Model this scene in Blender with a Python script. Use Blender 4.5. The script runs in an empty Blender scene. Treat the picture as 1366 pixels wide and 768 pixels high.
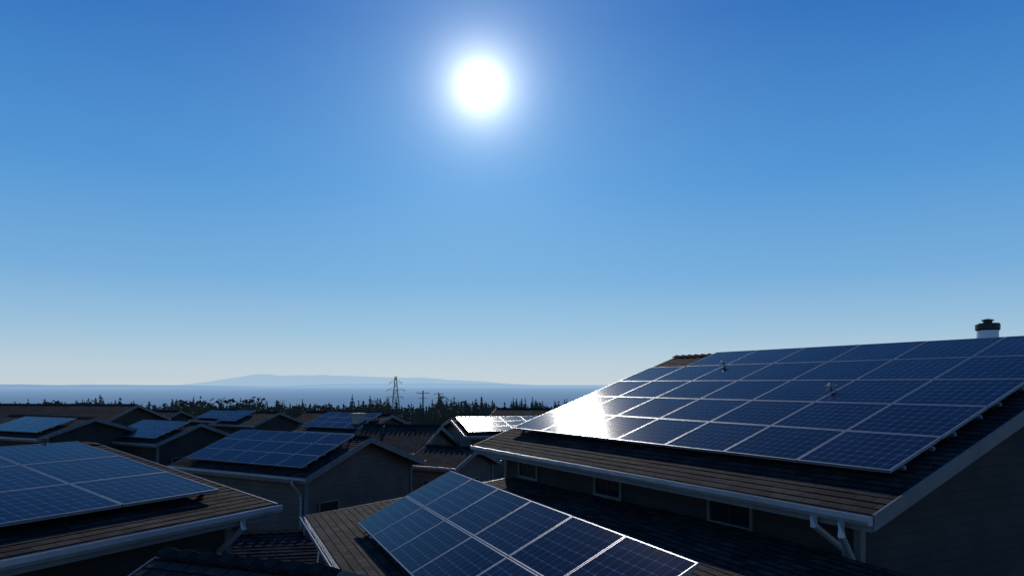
import bpy, math, random
from mathutils import Vector, Matrix, noise as mnoise
random.seed(7)
H = 7.0
scene = bpy.context.scene
scene.view_settings.view_transform = 'Standard'
scene.view_settings.look = 'None'
scene.view_settings.exposure = 0
SUN = Vector((-0.0442, 1.0, 0.4179)).normalized()

# ------------------------------------------------------------------ materials
def new_mat(name):
    m = bpy.data.materials.new(name); m.use_nodes = True
    nt = m.node_tree; b = nt.nodes['Principled BSDF']
    return m, nt, b
def N(nt, t, **kw):
    n = nt.nodes.new(t)
    for k, v in kw.items():
        if k.startswith('_'): setattr(n, k[1:], v)
        else: n.inputs[k.replace('__', ' ')].default_value = v
    return n
def math_n(nt, op, a=None, b=None, c=None):
    n = nt.nodes.new('ShaderNodeMath'); n.operation = op
    for i, v in enumerate((a, b, c)):
        if v is None: continue
        if isinstance(v, (int, float)): n.inputs[i].default_value = v
        else: nt.links.new(v, n.inputs[i])
    return n.outputs[0]
def mixc(nt, fac, a, b, blend='MIX'):
    n = nt.nodes.new('ShaderNodeMix'); n.data_type = 'RGBA'; n.blend_type = blend
    for idx, v in ((0, fac), (6, a), (7, b)):
        if isinstance(v, (int, float)): n.inputs[idx].default_value = v
        elif isinstance(v, tuple): n.inputs[idx].default_value = (*v, 1) if len(v) == 3 else v
        else: nt.links.new(v, n.inputs[idx])
    return n.outputs[2]
def ramp(nt, fac, p0, p1, c0=(0,0,0), c1=(1,1,1)):
    r = nt.nodes.new('ShaderNodeValToRGB')
    r.color_ramp.elements[0].position = p0; r.color_ramp.elements[1].position = p1
    r.color_ramp.elements[0].color = (*c0, 1); r.color_ramp.elements[1].color = (*c1, 1)
    nt.links.new(fac, r.inputs[0]); return r.outputs[0]

def shingle_mat(name, c1, c2, mortar):
    m, nt, b = new_mat(name)
    uv = N(nt, 'ShaderNodeTexCoord').outputs['UV']
    br = N(nt, 'ShaderNodeTexBrick', Scale=1.0, Mortar__Size=0.009, Mortar__Smooth=0.2, Bias=0.0, Brick__Width=0.27, Row__Height=0.15)
    br.offset = 0.43; br.offset_frequency = 2
    br.inputs['Color1'].default_value = (*c1, 1); br.inputs['Color2'].default_value = (*c2, 1)
    br.inputs['Mortar'].default_value = (*mortar, 1)
    nt.links.new(uv, br.inputs['Vector'])
    n1 = N(nt, 'ShaderNodeTexNoise', Scale=0.9, Detail=6.0); nt.links.new(uv, n1.inputs['Vector'])
    n2 = N(nt, 'ShaderNodeTexNoise', Scale=60.0, Detail=3.0); nt.links.new(uv, n2.inputs['Vector'])
    big = ramp(nt, n1.outputs[0], 0.3, 0.72, (0.62, 0.62, 0.64), (1.35, 1.28, 1.2))
    col = mixc(nt, 1.0, br.outputs['Color'], big, 'MULTIPLY')
    fine = ramp(nt, n2.outputs[0], 0.3, 0.7, (0.6, 0.6, 0.6), (1.4, 1.4, 1.4))
    col = mixc(nt, 1.0, col, fine, 'MULTIPLY')
    nt.links.new(col, b.inputs['Base Color'])
    b.inputs['Roughness'].default_value = 0.95
    b.inputs['Specular IOR Level'].default_value = 0.08
    hh = math_n(nt, 'SUBTRACT', math_n(nt, 'MULTIPLY', n2.outputs[0], 0.35), br.outputs['Fac'])
    bump = N(nt, 'ShaderNodeBump', Strength=0.8, Distance=0.015)
    nt.links.new(hh, bump.inputs['Height']); nt.links.new(bump.outputs[0], b.inputs['Normal'])
    return m
SH_DARK = shingle_mat('shingle_charcoal', (0.018,0.016,0.016), (0.050,0.044,0.040), (0.005,0.005,0.005))
SH_BROWN = shingle_mat('shingle_brown', (0.020,0.018,0.017), (0.064,0.055,0.048), (0.006,0.005,0.005))

def siding_mat(name, c):
    m, nt, b = new_mat(name)
    tc = N(nt, 'ShaderNodeTexCoord').outputs['Object']
    sep = N(nt, 'ShaderNodeSeparateXYZ'); nt.links.new(tc, sep.inputs[0])
    fr = math_n(nt, 'FRACT', math_n(nt, 'DIVIDE', sep.outputs[2], 0.16))
    n1 = N(nt, 'ShaderNodeTexNoise', Scale=1.3, Detail=5.0); nt.links.new(tc, n1.inputs['Vector'])
    col = mixc(nt, 1.0, c, ramp(nt, n1.outputs[0], 0.3, 0.7, (0.75,0.75,0.76), (1.15,1.13,1.1)), 'MULTIPLY')
    gap = ramp(nt, fr, 0.0, 0.07, (0.35,0.35,0.35), (1,1,1))
    col = mixc(nt, 1.0, col, gap, 'MULTIPLY')
    nt.links.new(col, b.inputs['Base Color']); b.inputs['Roughness'].default_value = 0.8
    b.inputs['Specular IOR Level'].default_value = 0.2
    bump = N(nt, 'ShaderNodeBump', Strength=0.8, Distance=0.02)
    nt.links.new(math_n(nt, 'SUBTRACT', 1.0, fr), bump.inputs['Height']); nt.links.new(bump.outputs[0], b.inputs['Normal'])
    return m
SID_GREY = siding_mat('siding_grey', (0.050,0.040,0.036))
SID_TAN = siding_mat('siding_tan', (0.135,0.100,0.080))
SID_DARK = siding_mat('siding_dark', (0.045,0.039,0.036))

def plain(name, c, rough=0.5, metal=0.0, var=0.15, spec=0.5):
    m, nt, b = new_mat(name)
    tc = N(nt, 'ShaderNodeTexCoord').outputs['Object']
    n1 = N(nt, 'ShaderNodeTexNoise', Scale=4.0, Detail=6.0); nt.links.new(tc, n1.inputs['Vector'])
    col = mixc(nt, 1.0, c, ramp(nt, n1.outputs[0], 0.3, 0.7, (1-var,)*3, (1+var,)*3), 'MULTIPLY')
    nt.links.new(col, b.inputs['Base Color'])
    b.inputs['Roughness'].default_value = rough; b.inputs['Metallic'].default_value = metal
    b.inputs['Specular IOR Level'].default_value = spec
    return m
TRIM = plain('trim_paint', (0.15,0.138,0.132), 0.5, spec=.3)
GUTTER = plain('gutter_metal', (0.38,0.375,0.38), 0.35, 0.3)
SOFFIT = plain('soffit', (0.10,0.095,0.09), 0.7, spec=.2)
FRAME = plain('panel_frame_aluminium', (0.30,0.31,0.34), 0.42, 0.7, 0.08)
BACK = plain('panel_back', (0.03,0.03,0.035), 0.6)
WHITE = plain('white_paint', (0.72,0.72,0.72), 0.5)
BLACKM = plain('black_metal', (0.03,0.03,0.03), 0.5, 0.5)
BRICKC = plain('chimney_stucco', (0.35,0.28,0.22), 0.8)
DARKGLASS, _nt, _b = new_mat('window_glass')
_b.inputs['Base Color'].default_value = (0.012,0.015,0.02,1); _b.inputs['Roughness'].default_value = 0.05
_n = N(_nt,'ShaderNodeTexNoise',Scale=1.5); _bp = N(_nt,'ShaderNodeBump',Strength=0.05,Distance=0.02)
_nt.links.new(_n.outputs[0],_bp.inputs['Height']); _nt.links.new(_bp.outputs[0],_b.inputs['Normal'])

def panel_mat(name, base, line):
    m, nt, b = new_mat(name)
    uv = N(nt, 'ShaderNodeTexCoord').outputs['UV']
    obj = N(nt, 'ShaderNodeTexCoord').outputs['Object']
    sep = N(nt, 'ShaderNodeSeparateXYZ'); nt.links.new(uv, sep.inputs[0])
    fx = math_n(nt, 'FRACT', sep.outputs[0]); fy = math_n(nt, 'FRACT', sep.outputs[1])
    dx = math_n(nt, 'MINIMUM', fx, math_n(nt, 'SUBTRACT', 1.0, fx))
    dy = math_n(nt, 'MINIMUM', fy, math_n(nt, 'SUBTRACT', 1.0, fy))
    gl = math_n(nt, 'LESS_THAN', math_n(nt, 'MINIMUM', dx, dy), 0.027)
    corner = math_n(nt, 'LESS_THAN', math_n(nt, 'ADD', dx, dy), 0.16)
    gl = math_n(nt, 'MAXIMUM', gl, corner)
    bb = math_n(nt, 'LESS_THAN', math_n(nt, 'ABSOLUTE', math_n(nt, 'SUBTRACT', math_n(nt,'FRACT',math_n(nt,'MULTIPLY',fx,3.0)), 0.5)), 0.03)
    wn = N(nt, 'ShaderNodeTexWhiteNoise'); 
    fl = N(nt, 'ShaderNodeVectorMath', _operation='FLOOR'); nt.links.new(uv, fl.inputs[0]); nt.links.new(fl.outputs[0], wn.inputs['Vector'])
    cellv = ramp(nt, wn.outputs['Value'], 0.0, 1.0, (0.6,0.62,0.7), (1.35,1.3,1.25))
    col = mixc(nt, 1.0, base, cellv, 'MULTIPLY')
    col = mixc(nt, math_n(nt, 'MULTIPLY', bb, 0.4), col, line)
    col = mixc(nt, gl, col, line)
    n1 = N(nt, 'ShaderNodeTexNoise', Scale=0.8, Detail=7.0, Roughness=0.65); nt.links.new(obj, n1.inputs['Vector'])
    dust = ramp(nt, n1.outputs[0], 0.45, 0.8, (0,0,0), (0.05,0.05,0.05))
    col = mixc(nt, dust, col, (0.22,0.20,0.18))
    nt.links.new(col, b.inputs['Base Color'])
    # slightly textured solar glass: soft lobe under a clear smooth coat
    b.inputs['Roughness'].default_value = 0.14
    b.inputs['Specular IOR Level'].default_value = 0.012
    b.inputs['Coat Weight'].default_value = 0.40
    b.inputs['Coat IOR'].default_value = 1.36
    cr = ramp(nt, n1.outputs[0], 0.3, 0.8, (0.015,)*3, (0.05,)*3)
    nt.links.new(cr, b.inputs['Coat Roughness'])
    return m
PAN = [panel_mat('pv_cells_a', (0.004,0.007,0.022), (0.085,0.105,0.165)),
       panel_mat('pv_cells_b', (0.006,0.009,0.028), (0.090,0.110,0.170)),
       panel_mat('pv_cells_c', (0.003,0.005,0.017), (0.075,0.095,0.150))]

# ------------------------------------------------------------------ mesh builder
class MB:
    def __init__(s): s.v=[]; s.f=[]; s.m=[]; s.uv=[]; s.mats=[]
    def mi(s, mat):
        if mat not in s.mats: s.mats.append(mat)
        return s.mats.index(mat)
    def face(s, pts, mat, uvs=None):
        i = len(s.v); s.v += [tuple(p) for p in pts]
        s.f.append(tuple(range(i, i+len(pts)))); s.m.append(s.mi(mat))
        if uvs is None:
            p0=Vector(pts[0]); ux=(Vector(pts[1])-p0)
            if ux.length < 1e-9: ux=Vector((1,0,0))
            ux.normalize(); nn=ux.cross(Vector(pts[-1])-p0)
            uy=nn.cross(ux); uy = uy.normalized() if uy.length>1e-9 else Vector((0,0,1))
            uvs=[((Vector(p)-p0).dot(ux),(Vector(p)-p0).dot(uy)) for p in pts]
        s.uv.append(uvs)
    def box(s, o, ax, ay, az, mat, bottom=None):
        o=Vector(o);ax=Vector(ax);ay=Vector(ay);az=Vector(az)
        if ax.cross(ay).dot(az)<0: ax,ay=ay,ax; 
        P=lambda a,b,c:o+ax*a+ay*b+az*c
        s.face([P(0,0,1),P(1,0,1),P(1,1,1),P(0,1,1)],mat)
        s.face([P(0,0,0),P(0,1,0),P(1,1,0),P(1,0,0)],bottom or mat)
        s.face([P(0,0,0),P(1,0,0),P(1,0,1),P(0,0,1)],mat)
        s.face([P(1,0,0),P(1,1,0),P(1,1,1),P(1,0,1)],mat)
        s.face([P(1,1,0),P(0,1,0),P(0,1,1),P(1,1,1)],mat)
        s.face([P(0,1,0),P(0,0,0),P(0,0,1),P(0,1,1)],mat)
    def tube(s, pts, r, mat, n=8, square=False):
        pts=[Vector(p) for p in pts]; rings=[]
        for i,p in enumerate(pts):
            if i==0: d=pts[1]-p
            elif i==len(pts)-1: d=p-pts[i-1]
            else: d=(pts[i+1]-p).normalized()+(p-pts[i-1]).normalized()
            d.normalize()
            ref=Vector((0,0,1)) if abs(d.z)<0.9 else Vector((1,0,0))
            a=d.cross(ref).normalized(); b=a.cross(d)
            rr = r[i] if isinstance(r,(list,tuple)) else r
            rings.append([p+(a*math.cos(2*math.pi*k/n+math.pi/n)+b*math.sin(2*math.pi*k/n+math.pi/n))*rr for k in range(n)])
        for i in range(len(rings)-1):
            for k in range(n):
                s.face([rings[i][k],rings[i][(k+1)%n],rings[i+1][(k+1)%n],rings[i+1][k]],mat)
        s.face(rings[0],mat); s.face(list(reversed(rings[-1])),mat)
    def obj(s, name, parent=None, M=None):
        me=bpy.data.meshes.new(name); me.from_pydata(s.v,[],s.f)
        for m in s.mats: me.materials.append(m)
        me.polygons.foreach_set('material_index', s.m)
        uvl=me.uv_layers.new(name='UVMap'); flat=[c for u in s.uv for p in u for c in p]
        uvl.data.foreach_set('uv', flat)
        me.update()
        ob=bpy.data.objects.new(name,me); scene.collection.objects.link(ob)
        if parent: ob.parent=parent
        if M is not None: ob.matrix_world=M
        return ob

def window(b, c, right, n, w, h, mull=1):
    c=Vector(c); right=Vector(right).normalized(); n=Vector(n).normalized(); up=Vector((0,0,1))
    t=0.05
    o=c-right*w/2-up*h/2
    b.box(o-right*t-up*t+n*0.002, right*(w+2*t), up*t, n*0.05, TRIM)
    b.box(o-right*t+up*h+n*0.002, right*(w+2*t), up*t, n*0.05, TRIM)
    b.box(o-right*t+n*0.002, right*t, up*h, n*0.047, TRIM)
    b.box(o+right*w+n*0.002, right*t, up*h, n*0.047, TRIM)
    for k in range(mull):
        x=w*(k+1)/(mull+1)
        b.box(o+right*(x-0.015)+n*0.004, right*0.03, up*h, n*0.02, BLACKM)
    p=o+n*0.012
    b.face([p,p+right*w,p+right*w+up*h,p+up*h] if right.cross(up).dot(n)>0 else [p,p+up*h,p+right*w+up*h,p+right*w], DARKGLASS)

def house(name, corner, g, L, W, pitch, eave_z, at_end=True, oh=0.5, roofm=SH_DARK, wallm=SID_GREY,
          single=False, courses=True, windows=(), ground=0.0, trim=TRIM, ridge_caps=True, vents=()):
    """local: x along ridge, y up-slope (eave at 0, ridge at W), z=0 at eave"""
    g=Vector((g[0],g[1],0)).normalized(); e=Vector((g.y,-g.x,0))
    corner=Vector((corner[0],corner[1],0))
    org=corner-(e*L if at_end else e*0)
    ez=eave_z+H
    M=Matrix(((e.x,g.x,0,org.x),(e.y,g.y,0,org.y),(0,0,1,ez),(0,0,0,1)))
    root=bpy.data.objects.new(name,None); scene.collection.objects.link(root); root.matrix_world=M
    T=math.tan(math.radians(pitch)); D = W if single else 2*W
    zr=lambda y: (y if (y<=W) else 2*W-y)*T
    th=0.14
    b=MB()
    def slope(y0,y1):
        d=1 if y1>y0 else -1
        sl=math.hypot(W,W*T); n=max(1,int(round(sl/0.15))) if courses else 1
        nrm=Vector((0,-d*T,1)).normalized(); U=Vector((0,d,T)).normalized()
        base=Vector((0,y0,0))
        segs=max(1,int(L/0.55)) if courses else 1
        for i in range(n):
            s0=sl*i/n; s1=sl*(i+1)/n
            lj=[random.random() for _ in range(segs+1)]
            for k in range(segs):
                xa=L*k/segs; xb=L*(k+1)/segs
                l0=nrm*(0.005+0.005*lj[k] if courses else 0.0)
                A=base+U*s0+l0+Vector((xa,0,0)); B=base+U*s0+l0+Vector((xb,0,0))
                C=base+U*s1+Vector((xb,0,0)); Dp=base+U*s1+Vector((xa,0,0))
                vr0=i*0.15+0.001; vr1=(i+1)*0.15-0.001
                if not courses: vr1=sl
                uv=[(xa,vr0),(xb,vr0),(xb,vr1),(xa,vr1)]
                if d>0: b.face([A,B,C,Dp],roofm,uv)
                else: b.face([B,A,Dp,C],roofm,[uv[1],uv[0],uv[3],uv[2]])
                if courses:
                    b.face([A-l0,B-l0,B,A] if d>0 else [B-l0,A-l0,A,B],roofm,[(xa,vr0),(xb,vr0),(xb,vr0+.001),(xa,vr0+.001)])
        o=base-nrm*0.004
        q=[o-nrm*th, o-nrm*th+Vector((L,0,0)), o-nrm*th+Vector((L,0,0))+U*sl, o-nrm*th+U*sl]
        b.face(list(reversed(q)) if d>0 else q, SOFFIT)
        t=[p+nrm*th for p in q]
        b.face([q[0],q[1],t[1],t[0]],trim); b.face([q[1],q[2],t[2],t[1]],trim); b.face([q[3],q[0],t[0],t[3]],trim)
        if single: b.face([q[2],q[3],t[3],t[2]],trim)
    slope(0,W)
    if not single: slope(2*W,W)
    b.obj('roof',root,M)
    if ridge_caps and not single:
        b=MB(); nn=int(L/0.26)
        for i in range(nn):
            xa=L*i/nn; xb=L*(i+1)/nn+0.03
            za=W*T+0.055; zb=W*T+0.012
            w=0.16
            for sgn in (-1,1):
                A=(xa,W,za+.01);B=(xb,W,zb+.01);C=(xb,W+sgn*w,zb-w*T);Dd=(xa,W+sgn*w,za-w*T)
                b.face([A,B,C,Dd] if sgn<0 else [B,A,Dd,C],roofm)
            b.face([(xa,W-w,za-w*T-0.03),(xa,W,za-.03),(xa,W,za+.01),(xa,W-w,za-w*T)],roofm)
            b.face([(xa,W+w,za-w*T-0.03),(xa,W,za-.03),(xa,W,za+.01),(xa,W+w,za-w*T)],roofm)
        b.obj('ridge_caps',root,M)
    if vents:
        b=MB()
        for (vx,vy,vh) in vents:
            z=zr(vy)
            b.tube([(vx,vy,z-.1),(vx,vy,z+vh)],0.045,BLACKM,10)
            b.tube([(vx,vy,z-.06),(vx,vy,z+.05)],[.14,.06],BLACKM,10)
        b.obj('vent_pipes',root,M)
    b=MB()
    for x0 in (-0.03,L+0.003):
        for (ya,yb) in ((-0.01,W),) if single else ((-0.01,W),(2*W+0.01,W)):
            za=zr(max(0,min(ya,2*W)));zb=W*T
            A=Vector((x0,ya,za-0.19)); U=Vector((0,yb-ya,zb-za))
            b.box(A,(0.027,0,0),U,(0,0,0.20),trim)
    ys=[(0,1)] if single else [(0,1),(2*W,-1)]
    b.obj('barge_boards',root,M)
    b=MB(); fb=MB()
    for y0,sg in ys:
        fb.box((0.0,y0-sg*0.025,-0.2),(L,0,0),(0,sg*0.02,0),(0,0,0.19),trim)
        prof=[(-0.028,-0.015),(-0.028,-0.12),(-0.09,-0.12),(-0.125,-0.07),(-0.125,-0.005),(-0.113,-0.005),(-0.113,-0.065),(-0.085,-0.108),(-0.04,-0.108),(-0.04,-0.015)]
        ns=max(1,int(L/1.5)); jit=[0]+[random.uniform(-0.006,0.006) for _ in range(ns-1)]+[0]
        for k in range(ns):
            xa=-0.02+(L+0.04)*k/ns; xb=-0.02+(L+0.04)*(k+1)/ns
            for i in range(len(prof)):
                p=prof[i]; q=prof[(i+1)%len(prof)]
                f=[(xa,y0+sg*p[0],p[1]+jit[k]),(xb,y0+sg*p[0],p[1]+jit[k+1]),(xb,y0+sg*q[0],q[1]+jit[k+1]),(xa,y0+sg*q[0],q[1]+jit[k])]
                b.face(f,GUTTER)
        for xe in (-0.02,L+0.02):
            b.face([(xe,y0+sg*p[0],p[1]) for p in prof[:5]],GUTTER)
    fb.obj('fascia',root,M); b.obj('gutter',root,M)
    b=MB(); zg=ground-ez
    zt=lambda y: zr(y)-th*1.15
    x0,x1=oh,L-oh; y0=oh; y1=D-(0.02 if single else oh)
    b.face([(x0,y0,zg),(x1,y0,zg),(x1,y0,zt(y0)),(x0,y0,zt(y0))],wallm)
    b.face([(x1,y1,zg),(x0,y1,zg),(x0,y1,zt(y1)),(x1,y1,zt(y1))],wallm)
    top=[(y0,zt(y0)),(y1,zt(y1))] if single else [(y0,zt(y0)),(W,zt(W)),(y1,zt(y1))]
    b.face([(x1,y0,zg),(x1,y1,zg)]+[(x1,y,z) for y,z in reversed(top)],wallm)
    b.face([(x0,y1,zg),(x0,y0,zg)]+[(x0,y,z) for y,z in top],wallm)
    for xx in (x0,x1):
        for yy in (y0,y1):
            b.box((xx-0.05,yy-0.05,zg),(0.10,0,0),(0,0.10,0),(0,0,zt(yy)-zg-0.01),trim)
    b.obj('walls',root,M)
    if windows:
        b=MB()
        for (side,pos,z,w,h) in windows:
            if side=='eave': window(b,(pos,y0,z),(1,0,0),(0,-1,0),w,h)
            elif side=='end': window(b,(x1,pos,z),(0,1,0),(1,0,0),w,h)
            elif side=='start': window(b,(x0,pos,z),(0,1,0),(-1,0,0),w,h)
        b.obj('windows',root,M)
    return root,M,T

def downspout(root,M,x,T,oh,zg,top=-0.12,name='downspout'):
    b=MB()
    pts=[(x,-0.08,top+0.02),(x,-0.08,top-0.12),(x,oh-0.09,top-0.5),(x,oh-0.07,top-0.7),(x,oh-0.07,zg)]
    b.tube(pts,0.05,GUTTER,8)
    return b.obj(name,root,M)

def solar_array(name, o, X, U, rows, pw, ph, rail=True, jitter=0.0015):
    o=Vector(o); X=Vector(X).normalized(); U=Vector(U).normalized(); Nn=X.cross(U).normalized()
    if Nn.z<0: Nn=-Nn
    M=Matrix(((X.x,U.x,Nn.x,o.x),(X.y,U.y,Nn.y,o.y),(X.z,U.z,Nn.z,o.z),(0,0,0,1)))
    b=MB(); fw=0.017; g=0.009; hgt=0.042
    nx=max(2,round(pw/0.165)); ny=max(2,round(ph/0.165))
    pid=0
    for r,(c0,c1) in enumerate(rows):
        for c in range(c0,c1):
            xa=c*pw+g; xb=(c+1)*pw-g; ya=r*ph+g; yb=(r+1)*ph-g
            tx=random.uniform(-jitter,jitter); ty=random.uniform(-jitter,jitter)
            cx=(xa+xb)/2; cy=(ya+yb)/2
            def P(x,y,z): return Vector((x,y,z+(x-cx)*tx+(y-cy)*ty))
            def bx(x0,x1,y0,y1,z0,z1,mat):
                pts=[P(x0,y0,z0),P(x1,y0,z0),P(x1,y1,z0),P(x0,y1,z0),P(x0,y0,z1),P(x1,y0,z1),P(x1,y1,z1),P(x0,y1,z1)]
                for q in ((4,5,6,7),(3,2,1,0),(0,1,5,4),(1,2,6,5),(2,3,7,6),(3,0,4,7)): b.face([pts[k] for k in q],mat)
            bx(xa,xb,ya,ya+fw,0,hgt,FRAME); bx(xa,xb,yb-fw,yb,0,hgt,FRAME)
            bx(xa,xa+fw,ya+fw,yb-fw,0,hgt,FRAME); bx(xb-fw,xb,ya+fw,yb-fw,0,hgt,FRAME)
            mt=random.choice(PAN); pid+=1
            ou=pid*37
            b.face([P(xa+fw,ya+fw,hgt-.004),P(xb-fw,ya+fw,hgt-.004),P(xb-fw,yb-fw,hgt-.004),P(xa+fw,yb-fw,hgt-.004)],mt,
                   [(ou,0),(ou+nx,0),(ou+nx,ny),(ou,ny)])
            b.face([P(xa+fw,yb-fw,.004),P(xb-fw,yb-fw,.004),P(xb-fw,ya+fw,.004),P(xa+fw,ya+fw,.004)],BACK)
    if rail:
        for r,(c0,c1) in enumerate(rows):
            for k in (0.22,0.78):
                y=(r+k)*ph
                b.box((c0*pw-0.03,y-0.02,-0.05),((c1-c0)*pw+0.06,0,0),(0,0.04,0),(0,0,0.048),FRAME)
            for c in range(c0,c1+1):
                dx=(0.1 if c==c0 else -0.1 if c==c1 else 0)
                for k in (.22,.78):
                    b.box((c*pw-0.02+dx,(r+k)*ph-0.03,-0.14),(0.04,0,0),(0,0.06,0),(0,0,0.09),BLACKM)
    ob=b.obj(name,None,M); return ob,M

def array_on(M, L, T, x0, s0, rows, pw, ph, name='solar_panel_array', lift=0.12, tilt=0.0):
    U=Vector((0,1,T)).normalized(); nrm=Vector((0,-T,1)).normalized()
    o=Vector((x0,0,0))+U*s0+nrm*lift
    R=M.to_3x3()
    U2=(U*math.cos(tilt)+nrm*math.sin(tilt))
    return solar_array(name, M@o, R@Vector((1,0,0)), R@U2, rows, pw, ph)

# ------------------------------------------------------------------ right house
E=(4.24,8.37); LR=10.9
rt,MR,TR=house('suburban_house',E,(.88,.475),LR,7.0*math.cos(math.radians(19.5)),19.5,-1.54,oh=0.6,
    windows=[('eave',LR-2.73-.1,-0.46,0.85,0.36),('eave',LR-6.05,-0.46,0.8,0.36),('eave',LR-9.2,-0.46,0.8,0.36),('end',5.5,-2.6,1.2,1.2)],wallm=SID_GREY)
pw=1.44; ph=1.17
xs=LR-0.3-7*pw
array_on(MR,LR,TR,xs,0.88,[(0,7),(0,7),(0,7),(0,7),(1,7)],pw,ph)
downspout(rt,MR,LR-0.75,TR,0.6,-5.4)
b=MB(); b.tube([(LR-0.70,0.52,-0.9),(LR-0.4,0.35,-1.25),(LR+0.25,0.0,-1.05)],0.05,GUTTER,8)
b.tube([(LR-0.35,-0.09,-0.12),(LR-0.35,-0.09,-0.3),(LR-0.62,0.5,-0.75)],0.045,GUTTER,8); b.obj('downspout_branch',rt,MR)
def sensor(M,x,s):
    T=TR;U=Vector((0,1,T)).normalized(); nrm=Vector((0,-T,1)).normalized()
    b=MB(); o=Vector((x,0,0))+U*s+nrm*0.17
    for a in (0,2.1,4.2):
        b.tube([o+Vector((.09*math.cos(a),.09*math.sin(a),-0.01)),o+Vector((0,0,.08))],0.012,FRAME,5)
    b.tube([o+Vector((0,0,.06)),o+Vector((0,0,.11)),o+Vector((0,0,.13))],[.05,.055,.02],FRAME,10)
    b.tube([o+Vector((-.13,0,.07)),o+Vector((.13,0,.09))],0.012,FRAME,5)
    b.obj('roof_light_sensor',None,M)
sensor(MR,LR-0.3-2*pw-0.1,0.88+2.5*ph); sensor(MR,LR-0.3-5*pw,0.88+3.9*ph)
ch=bpy.data.objects.new('chimney_flue',None); scene.collection.objects.link(ch)
cx,cy=9.43,14.12
cM=Matrix.Translation(Vector((cx,cy,H+.50))); ch.matrix_world=cM
b=MB(); b.tube([(0,0,-.5),(0,0,.56)],0.19,WHITE,20); b.obj('flue_pipe',ch,cM)
b=MB(); b.tube([(0,0,.56),(0,0,.58),(0,0,.68),(0,0,.70)],[.2,.215,.215,.2],BLACKM,20)
b.tube([(0,0,.70),(0,0,.75)],[.08,.08],BLACKM,14)
b.tube([(0,0,.75),(0,0,.77),(0,0,.79)],[.11,.11,.03],BLACKM,14)
b.obj('flue_cap',ch,cM)
b=MB(); b.tube([(0,0,-.5),(0,0,-.2)],[.36,.2],BLACKM,16); b.obj('flashing',ch,cM)

# ------------------------------------------------------------------ centre lean-to house
gc=Vector((.924,.3825)).normalized()
rc,MC,TC=house('single_storey_house',(-4.52,15.6),gc,14.0,5.6,7.0,-2.89,at_end=False,single=True,oh=0.45,roofm=SH_BROWN,wallm=SID_GREY,vents=[(2.2,3.2,.3)])
downspout(rc,MC,0.7,TC,0.45,-4.0)
tilt=math.radians(26)
eC=Vector((gc.y,-gc.x,0)); gC=Vector((gc.x,gc.y,0))
Uc=gC*math.cos(tilt)+Vector((0,0,math.sin(tilt)))
oc=Vector((-2.91,13.5,H-2.66))
arrC,MA=solar_array('solar_panel_array',oc,eC,Uc,[(0,6),(0,6)],1.32,1.03)
b=MB()
for k in range(0,7):
    xk=min(max(k*1.32,0.15),7.77)
    top=oc+eC*xk+Uc*1.9; 
    rel=Vector((top.x+4.52,top.y-15.6,0)); d=rel.dot(gC); zf=H-2.89+TC*d
    b.tube([top-Vector((0,0,.05)),Vector((top.x,top.y,zf))],0.02,FRAME,4)
    lo=oc+eC*xk+Uc*0.1; rel=Vector((lo.x+4.52,lo.y-15.6,0)); zf2=H-2.89+TC*rel.dot(gC)+.03
    b.tube([Vector((lo.x,lo.y,zf2)),Vector((top.x,top.y,zf+.03))],0.02,FRAME,4)
rk=b.obj('tilt_rack'); rk.parent=arrC; rk.matrix_parent_inverse=MA.inverted()

# ------------------------------------------------------------------ left house
LL=11.5
rl,ML,TL=house('suburban_house',(-3.65,11.0),(-.8876,.4607),LL,4.5,9.5,-1.85,oh=0.5,wallm=SID_GREY,windows=[('eave',6.5,-1.8,1.2,1.1)],vents=[(LL-1.0,4.3,.22)])
array_on(ML,LL,TL,LL-0.55-5*1.55,0.62,[(0,5),(0,5),(0,5)],1.55,1.2)
downspout(rl,ML,LL-0.7,TL,0.5,-5.1)
house('garden_outbuilding',(-4.45,6.45),(.36,.93),2.3,1.6,20,-2.45,at_end=False,oh=0.2,roofm=SH_BROWN,wallm=SID_DARK)
house('garage',(-9.3,15.9),(-.2,.98),4.7,2.6,19,-4.85,at_end=False,oh=0.3,wallm=SID_DARK)

# ------------------------------------------------------------------ middle houses
rm,MM,TM=house('gabled_house',(-6.37,22),(.51,.86),6.8,2.95,20,-2.9,oh=0.35,wallm=SID_TAN,windows=[('end',1.3,-1.6,0.8,1.3),('eave',3.0,-2.0,1.2,1.1)])
array_on(MM,6.8,TM,0.45,0.35,[(0,5),(0,5),(0,5)],1.17,0.86)
downspout(rm,MM,6.3,TM,.35,-4.0)
h,m,t=house('gabled_house',(-19,38),(.51,.86),5.6,2.7,20,-3.2,oh=0.3,wallm=SID_GREY,courses=False,windows=[('end',1.6,-1.5,0.9,1.2)])
array_on(m,5.6,t,0.5,0.35,[(0,4),(0,4),(0,4)],1.12,0.78)
h,m,t=house('gabled_house',(-8.9,42),(.51,.86),5.6,2.8,20,-2.92,oh=0.3,wallm=SID_TAN,courses=False,windows=[('end',1.6,-1.5,0.9,1.2)])
array_on(m,5.6,t,0.4,0.35,[(0,4),(0,4),(0,4)],1.15,0.8)
b=MB(); b.box((4.0,.9,-.1),(.6,0,0),(0,.6,0),(0,0,1.15),BRICKC); b.box((3.95,.85,1.05),(.7,0,0),(0,.7,0),(0,0,.09),BRICKC); b.obj('chimney',h,m)
h,m,t=house('gabled_house',(-20,55),(.51,.86),5.2,2.6,20,-3.2,oh=0.3,wallm=SID_GREY,courses=False)
array_on(m,5.2,t,0.4,0.35,[(0,2),(0,2),(0,2)],1.15,0.75)
h,m,t=house('gabled_house',(-2.5,37.8),(-.27,.963),11,4.1,10.0,-2.75,at_end=False,oh=0.35,wallm=SID_TAN,courses=False,windows=[('start',2.4,-1.6,1.0,1.2)])
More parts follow.
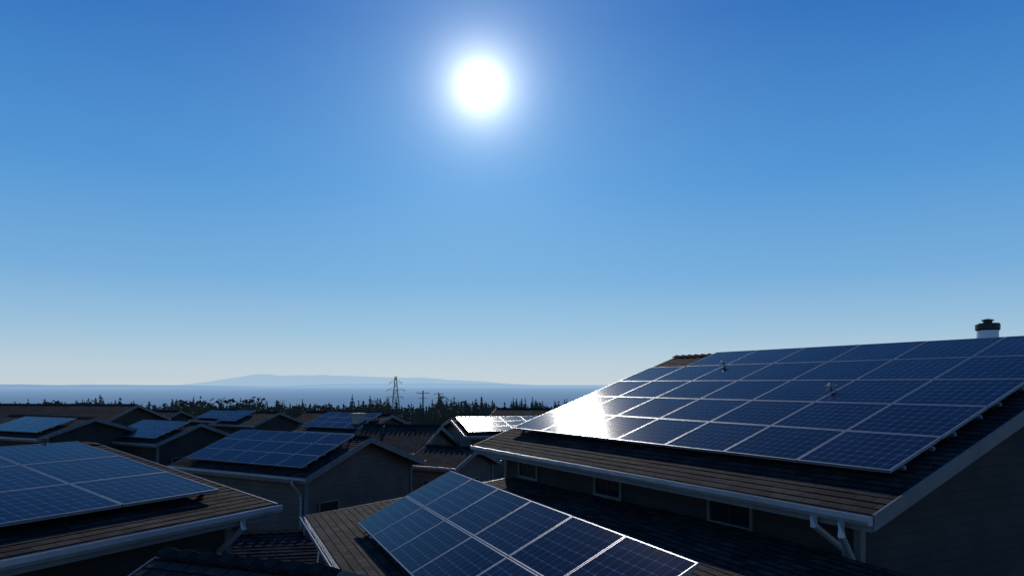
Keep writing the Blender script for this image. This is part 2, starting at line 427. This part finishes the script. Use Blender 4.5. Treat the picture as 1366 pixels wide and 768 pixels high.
array_on(m,11,t,0.25,0.3,[(0,8),(0,8),(0,8)],1.3,1.2)
h,m,t=house('gabled_house',(-24,36),(.45,.89),8,3,17,-2.75,oh=0.3,wallm=SID_GREY,courses=False)
array_on(m,8,t,2.5,0.4,[(0,4),(0,4)],1.2,1.1)
house('gabled_house',(-30,52),(.12,.99),14,4.2,17,-2.9,oh=0.3,wallm=SID_GREY,courses=False)
house('gabled_house',(-4.3,33),(.25,.97),4.2,2.9,21,-3.2,oh=0.3,wallm=SID_TAN,courses=False,windows=[('end',1.5,-1.4,0.9,1.1)],vents=[(1.5,2,.35)])
house('gabled_house',(-2.3,29.3),(.51,.86),2.8,1.7,22,-3.45,oh=0.25,wallm=SID_TAN,courses=False,windows=[('end',1.6,-1.2,0.8,1.1),('eave',1.4,-1.2,0.8,1.1)])
house('gabled_house',(-13.5,62),(.3,.95),7,3,19,-3.6,oh=0.3,wallm=SID_GREY,courses=False)
house('gabled_house',(6,66),(.3,.95),9,3.4,19,-3.6,oh=0.3,wallm=SID_GREY,courses=False)
house('gabled_house',(-36,72),(.3,.95),9,3.4,19,-4.0,oh=0.3,wallm=SID_GREY,courses=False)
h,m,t=house('gabled_house',(-27,68),(.51,.86),6,2.8,20,-3.6,oh=0.3,wallm=SID_TAN,courses=False)
array_on(m,6,t,0.5,0.35,[(0,4),(0,4)],1.12,1.0)
house('gabled_house',(-12.5,33),(.7,.71),5,2.6,20,-3.7,oh=0.3,wallm=SID_GREY,courses=False)

# ------------------------------------------------------------------ terrain
def gz(x,y):
    if y<60: z=0
    elif y<320: z=-(y-60)*0.035
    elif y<1200: z=-9.1-(y-320)*0.0925
    else: z=-90.5-min(1,(y-1200)/800)*15
    if y>20: z+=mnoise.noise(Vector((x*.02,y*.02,0)))*min(1.5,(y-20)*0.02)
    return z
ys=[-300,-60,-10,0,10,20,30,40,60,80,100,120,150,180,220,260,320,400,500,700,900,1100,1200,1500,2200,5000,20000,60000]
xsn=[-60000,-15000,-4000,-1500,-800,-500,-350,-250,-180,-130,-100,-80,-60,-40,-30,-20,-10,0,10,20,30,40,60,80,100,130,180,250,350,500,800,1500,4000,15000,60000]
gm,nt,bs=new_mat('ground_grass_and_soil')
tc=N(nt,'ShaderNodeTexCoord').outputs['Object']
n1=N(nt,'ShaderNodeTexNoise',Scale=0.25,Detail=8.0); nt.links.new(tc,n1.inputs['Vector'])
n2=N(nt,'ShaderNodeTexNoise',Scale=9.0,Detail=5.0); nt.links.new(tc,n2.inputs['Vector'])
c=ramp(nt,n1.outputs[0],0.4,0.62,(0.030,0.038,0.018),(0.055,0.048,0.034))
c=mixc(nt,1.0,c,ramp(nt,n2.outputs[0],.3,.7,(.6,.6,.6),(1.3,1.3,1.3)),'MULTIPLY')
nt.links.new(c,bs.inputs['Base Color']); bs.inputs['Roughness'].default_value=.95; bs.inputs['Specular IOR Level'].default_value=.1
me=bpy.data.meshes.new('ground'); vs=[(x,y,gz(x,y)) for y in ys for x in xsn]; w=len(xsn)
me.from_pydata(vs,[],[(j*w+i,j*w+i+1,(j+1)*w+i+1,(j+1)*w+i) for j in range(len(ys)-1) for i in range(w-1)])
me.materials.append(gm); ob=bpy.data.objects.new('ground',me); scene.collection.objects.link(ob)
for p in me.polygons: p.use_smooth=True

# sea
sm,nt,bs=new_mat('sea_water_haze_glow')
bs.inputs['Roughness'].default_value=.9
bs.inputs['Specular IOR Level'].default_value=.0
tc=N(nt,'ShaderNodeTexCoord').outputs['Object']
mp=N(nt,'ShaderNodeMapping'); mp.inputs['Scale'].default_value=(0.0004,0.0015,1); nt.links.new(tc,mp.inputs[0])
n1=N(nt,'ShaderNodeTexNoise',Scale=1.0,Detail=6.0); nt.links.new(mp.outputs[0],n1.inputs['Vector'])
nt.links.new(ramp(nt,n1.outputs[0],.35,.65,(0.02,0.06,0.12),(0.035,0.09,0.17)),bs.inputs['Base Color'])
sp=N(nt,'ShaderNodeSeparateXYZ'); nt.links.new(tc,sp.inputs[0])
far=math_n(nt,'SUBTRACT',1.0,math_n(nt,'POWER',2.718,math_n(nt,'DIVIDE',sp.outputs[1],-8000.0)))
nt.links.new(mixc(nt,far,(0.02,0.065,0.14),(0.32,0.49,0.67)),bs.inputs['Emission Color']); bs.inputs['Emission Strength'].default_value=.85  # aerial haze painted as emission, paler with distance; the water itself gives no light
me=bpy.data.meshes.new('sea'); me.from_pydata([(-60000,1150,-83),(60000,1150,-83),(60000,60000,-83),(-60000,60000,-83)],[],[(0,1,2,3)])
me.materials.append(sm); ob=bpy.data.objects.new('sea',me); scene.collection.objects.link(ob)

def mountain(name,Y,px0,px1,hmax,seed,col,depth=3000):
    mm,nt,bs=new_mat(name+'_haze')
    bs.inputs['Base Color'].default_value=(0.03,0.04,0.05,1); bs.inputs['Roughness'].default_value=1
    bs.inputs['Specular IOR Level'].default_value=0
    bs.inputs['Emission Color'].default_value=(*col,1); bs.inputs['Emission Strength'].default_value=1  # airlight painted in: flat emission colour stands in for the haze
    x0=(px0-683)/950*Y; x1=(px1-683)/950*Y; n=140; vs=[];fs=[]
    for i in range(n+1):
        t=i/n; x=x0+(x1-x0)*t
        env=min(1,t*5)**1.0*min(1,(1-t)*2.0)**1.0
        hh=hmax*env*(0.85+0.35*mnoise.fractal(Vector((t*5+seed,seed,0)),1.0,2.0,5))+5
        vs+= [(x,Y-depth,-84),(x,Y-depth*.45,-84+hh*.45),(x,Y,-84+max(2,hh)),(x,Y+depth,-84)]
    for i in range(n):
        for k in range(3): fs.append((i*4+k,(i+1)*4+k,(i+1)*4+k+1,i*4+k+1))
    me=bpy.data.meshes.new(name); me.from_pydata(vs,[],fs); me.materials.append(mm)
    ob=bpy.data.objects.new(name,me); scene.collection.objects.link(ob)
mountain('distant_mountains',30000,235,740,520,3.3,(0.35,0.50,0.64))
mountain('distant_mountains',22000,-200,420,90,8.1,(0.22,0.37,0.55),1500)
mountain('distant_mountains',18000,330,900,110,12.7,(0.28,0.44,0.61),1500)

# ------------------------------------------------------------------ trees (one distant mass)
fm,nt,bs=new_mat('conifer_foliage_haze_glow')
oi=N(nt,'ShaderNodeTexCoord').outputs['Object']
n1=N(nt,'ShaderNodeTexNoise',Scale=0.6,Detail=4.0); nt.links.new(oi,n1.inputs['Vector'])
nt.links.new(ramp(nt,n1.outputs[0],.3,.7,(0.012,0.019,0.012),(0.045,0.055,0.030)),bs.inputs['Base Color']); bs.inputs['Roughness'].default_value=.9
bs.inputs['Specular IOR Level'].default_value=.1
bs.inputs['Emission Color'].default_value=(0.5,0.75,1,1); bs.inputs['Emission Strength'].default_value=.006  # faint bluish glow added to the leaves in place of airlight
bark=plain('bark',(0.05,0.04,0.03),.9)
tb=MB()
def conifer(x,y,h,wid):
    z0=gz(x,y)-0.3
    tb.face([(x-.1,y,z0),(x+.1,y,z0),(x,y,z0+h*.9)],bark)
    nl=int(h*1.5)+4; lean=random.uniform(-.02,.02)
    for l in range(nl):
        t=(l+random.uniform(-.2,.2))/nl; t=max(0.0,t)
        zc=z0+h*(0.04+0.96*t); r=wid*(1-t)**0.8*random.uniform(.75,1.2)+.12
        nb=7; a0=random.random()*6.28
        for k in range(nb):
            if random.random()<.08: continue
            a=a0+k*6.283/nb+random.uniform(-.25,.25); rr=r*random.uniform(.65,1.15)
            ca,sa=math.cos(a),math.sin(a); wv=rr*.42
            tip=(x+ca*rr+lean*h*t,y+sa*rr,zc-rr*.35)
            mid1=(x+ca*rr*.5-sa*wv,y+sa*rr*.5+ca*wv,zc-rr*.40)
            mid2=(x+ca*rr*.5+sa*wv,y+sa*rr*.5-ca*wv,zc-rr*.32)
            tb.face([(x,y,zc+.35),mid1,tip,mid2],fm)
def broadleaf(x,y,h):
    z0=gz(x,y)
    tb.tube([(x,y,z0),(x,y,z0+h*.5)],[.2,.1],bark,5)
    lob=[(Vector((random.uniform(-.3,.3)*h,random.uniform(-.3,.3)*h,h*random.uniform(.3,.8))),h*random.uniform(.15,.27)) for _ in range(7)]
    for c,r in lob:
        for k in range(50):
            d=Vector((random.gauss(0,1),random.gauss(0,1),random.gauss(0,1))).normalized()*r*random.uniform(.6,1.1)
            p=Vector((x,y,z0))+c+d; s=random.uniform(.2,.45)
            u=Vector((random.gauss(0,1),random.gauss(0,1),random.gauss(0,1))).normalized()*s
            v=u.cross(Vector((random.gauss(0,1),random.gauss(0,1),random.gauss(0,1)))).normalized()*s
            tb.face([p-u,p-v*.6,p+u,p+v*.6],fm)
for i in range(2100):
    y=random.choice([random.uniform(85,130),random.uniform(120,180),random.uniform(170,260)])
    x=random.uniform(-.85,.62)*y
    clump=mnoise.noise(Vector((x/y*9,y*.006,5)))
    top=-0.0285*y-0.1+random.gauss(0,1)*.0045*y+clump*.010*y
    if random.random()<.11: top+=random.uniform(.004,.012)*y
    h=max(3.0,min(13,(top+H)-gz(x,y)))
    if random.random()<.84: conifer(x,y,h,h*random.uniform(.18,.26))
    else: broadleaf(x,y,h*.9)
tb.obj('distant_tree_line')

# ------------------------------------------------------------------ pylon + utility pole
def pylon(x,y,top,base_w):
    b=MB(); z0=gz(x,y); zt=H+top; hh=zt-z0; r=.04
    lv=[0,.2,.38,.54,.68,.8,.9,1.0]
    def wd(t): return base_w*(1-t)**1.1/2+.12
    for i in range(len(lv)-1):
        a,c=lv[i],lv[i+1]; wa,wc=wd(a),wd(c)
        cs=[(-1,-1),(1,-1),(1,1),(-1,1)]
        for k in range(4):
            p,q=cs[k],cs[(k+1)%4]
            A=(x+p[0]*wa,y+p[1]*wa,z0+hh*a);C=(x+p[0]*wc,y+p[1]*wc,z0+hh*c)
            B=(x+q[0]*wa,y+q[1]*wa,z0+hh*a);D=(x+q[0]*wc,y+q[1]*wc,z0+hh*c)
            b.tube([A,C],r,BLACKM,4); b.tube([A,D],r*.6,BLACKM,4); b.tube([B,C],r*.6,BLACKM,4); b.tube([C,D],r*.6,BLACKM,4)
    for t,wx in ((.66,1.2),(.78,1.5),(.9,1.0)):
        z=z0+hh*t
        b.tube([(x-wx,y,z),(x+wx,y,z)],r,BLACKM,4)
        for s in (-1,1):
            b.tube([(x+s*wx,y,z),(x,y,z+.6)],r*.7,BLACKM,4); b.tube([(x+s*wx,y,z),(x+s*wx,y,z-.35)],r*.9,BLACKM,5)
    b.obj('electricity_pylon')
pylon(-19.6,120,1.3,2.0)
def pole(x,y,top):
    b=MB(); z0=gz(x,y); zt=H+top
    b.tube([(x,y,z0),(x,y,zt)],[.14,.09],bark,8)
    b.tube([(x-.9,y,zt-.4),(x+.9,y,zt-.4)],.05,bark,4); b.tube([(x-.6,y,zt-1.1),(x+.6,y,zt-1.1)],.045,bark,4)
    for dx in (-.8,-.4,.4,.8): b.tube([(x+dx,y,zt-.35),(x+dx,y,zt-.15)],.04,WHITE,6)
    b.obj('utility_pole')
pole(-12.5,100,-.9); pole(-13.9,135,-1.5)

# ------------------------------------------------------------------ world
w=bpy.data.worlds.new('World'); scene.world=w; w.use_nodes=True; nt=w.node_tree
bg=nt.nodes['Background']; out=nt.nodes['World Output']
sky=nt.nodes.new('ShaderNodeTexSky'); sky.sky_type='NISHITA'; sky.sun_disc=False
sky.sun_elevation=math.asin(SUN.z); sky.sun_rotation=math.atan2(SUN.x,SUN.y)
sky.air_density=1.0; sky.dust_density=0.0; sky.ozone_density=4.0
nt.links.new(sky.outputs[0],bg.inputs[0]); bg.inputs[1].default_value=0.05
tc=nt.nodes.new('ShaderNodeTexCoord')
nv=N(nt,'ShaderNodeVectorMath',_operation='NORMALIZE'); nt.links.new(tc.outputs['Generated'],nv.inputs[0])
sp=N(nt,'ShaderNodeSeparateXYZ'); nt.links.new(nv.outputs[0],sp.inputs[0])
cr=nt.nodes.new('ShaderNodeValToRGB'); els=cr.color_ramp.elements
stops=[(0.0,(.56,.65,.71)),(.025,(.50,.63,.73)),(.07,(.34,.55,.74)),(.14,(.185,.43,.73)),(.265,(.080,.31,.69)),(.45,(.022,.160,.53)),(1.0,(.008,.05,.26))]
els[0].position=0; els[0].color=(*stops[0][1],1); els[1].position=1; els[1].color=(*stops[-1][1],1)
for p,c in stops[1:-1]:
    e=els.new(p); e.color=(*c,1)
nt.links.new(sp.outputs[2],cr.inputs[0])
bgc=nt.nodes.new('ShaderNodeBackground'); nt.links.new(cr.outputs[0],bgc.inputs[0]); bgc.inputs[1].default_value=1.0
mx=nt.nodes.new('ShaderNodeMixShader'); mx.inputs[0].default_value=.9
nt.links.new(bg.outputs[0],mx.inputs[1]); nt.links.new(bgc.outputs[0],mx.inputs[2])
dp=N(nt,'ShaderNodeVectorMath',_operation='DOT_PRODUCT'); nt.links.new(nv.outputs[0],dp.inputs[0]); dp.inputs[1].default_value=SUN
ang=math_n(nt,'ARCCOSINE',math_n(nt,'MINIMUM',dp.outputs['Value'],0.9999999))
def expo(amp,sig): return math_n(nt,'MULTIPLY',math_n(nt,'POWER',2.71828,math_n(nt,'DIVIDE',ang,-sig)),amp)
disc=math_n(nt,'MULTIPLY',math_n(nt,'LESS_THAN',ang,0.026),90.0)
glow=math_n(nt,'ADD',disc,expo(2.6,.024))
bg2=nt.nodes.new('ShaderNodeBackground'); bg2.inputs[0].default_value=(1,.98,.93,1); nt.links.new(glow,bg2.inputs[1])
bg3=nt.nodes.new('ShaderNodeBackground'); bg3.inputs[0].default_value=(.70,.94,1,1); nt.links.new(expo(.32,.13),bg3.inputs[1])
ad=nt.nodes.new('ShaderNodeAddShader'); nt.links.new(mx.outputs[0],ad.inputs[0]); nt.links.new(bg2.outputs[0],ad.inputs[1])
ad2=nt.nodes.new('ShaderNodeAddShader'); nt.links.new(ad.outputs[0],ad2.inputs[0]); nt.links.new(bg3.outputs[0],ad2.inputs[1])
nt.links.new(ad2.outputs[0],out.inputs[0])

sl=bpy.data.lights.new('sun','SUN'); sl.energy=2.2; sl.angle=math.radians(.5); sl.color=(1,.92,.82)
so=bpy.data.objects.new('sun',sl); scene.collection.objects.link(so); so.rotation_mode='QUATERNION'
so.rotation_quaternion=(-SUN).to_track_quat('-Z','Y'); so.location=(0,0,60)

cam=bpy.data.cameras.new('camera'); co=bpy.data.objects.new('camera',cam); scene.collection.objects.link(co)
co.location=(0,0,H); co.rotation_euler=(math.radians(90),0,0)
cam.sensor_width=36; cam.lens=36*950/1366; cam.shift_y=128/1366; cam.clip_start=.1; cam.clip_end=200000
scene.camera=co
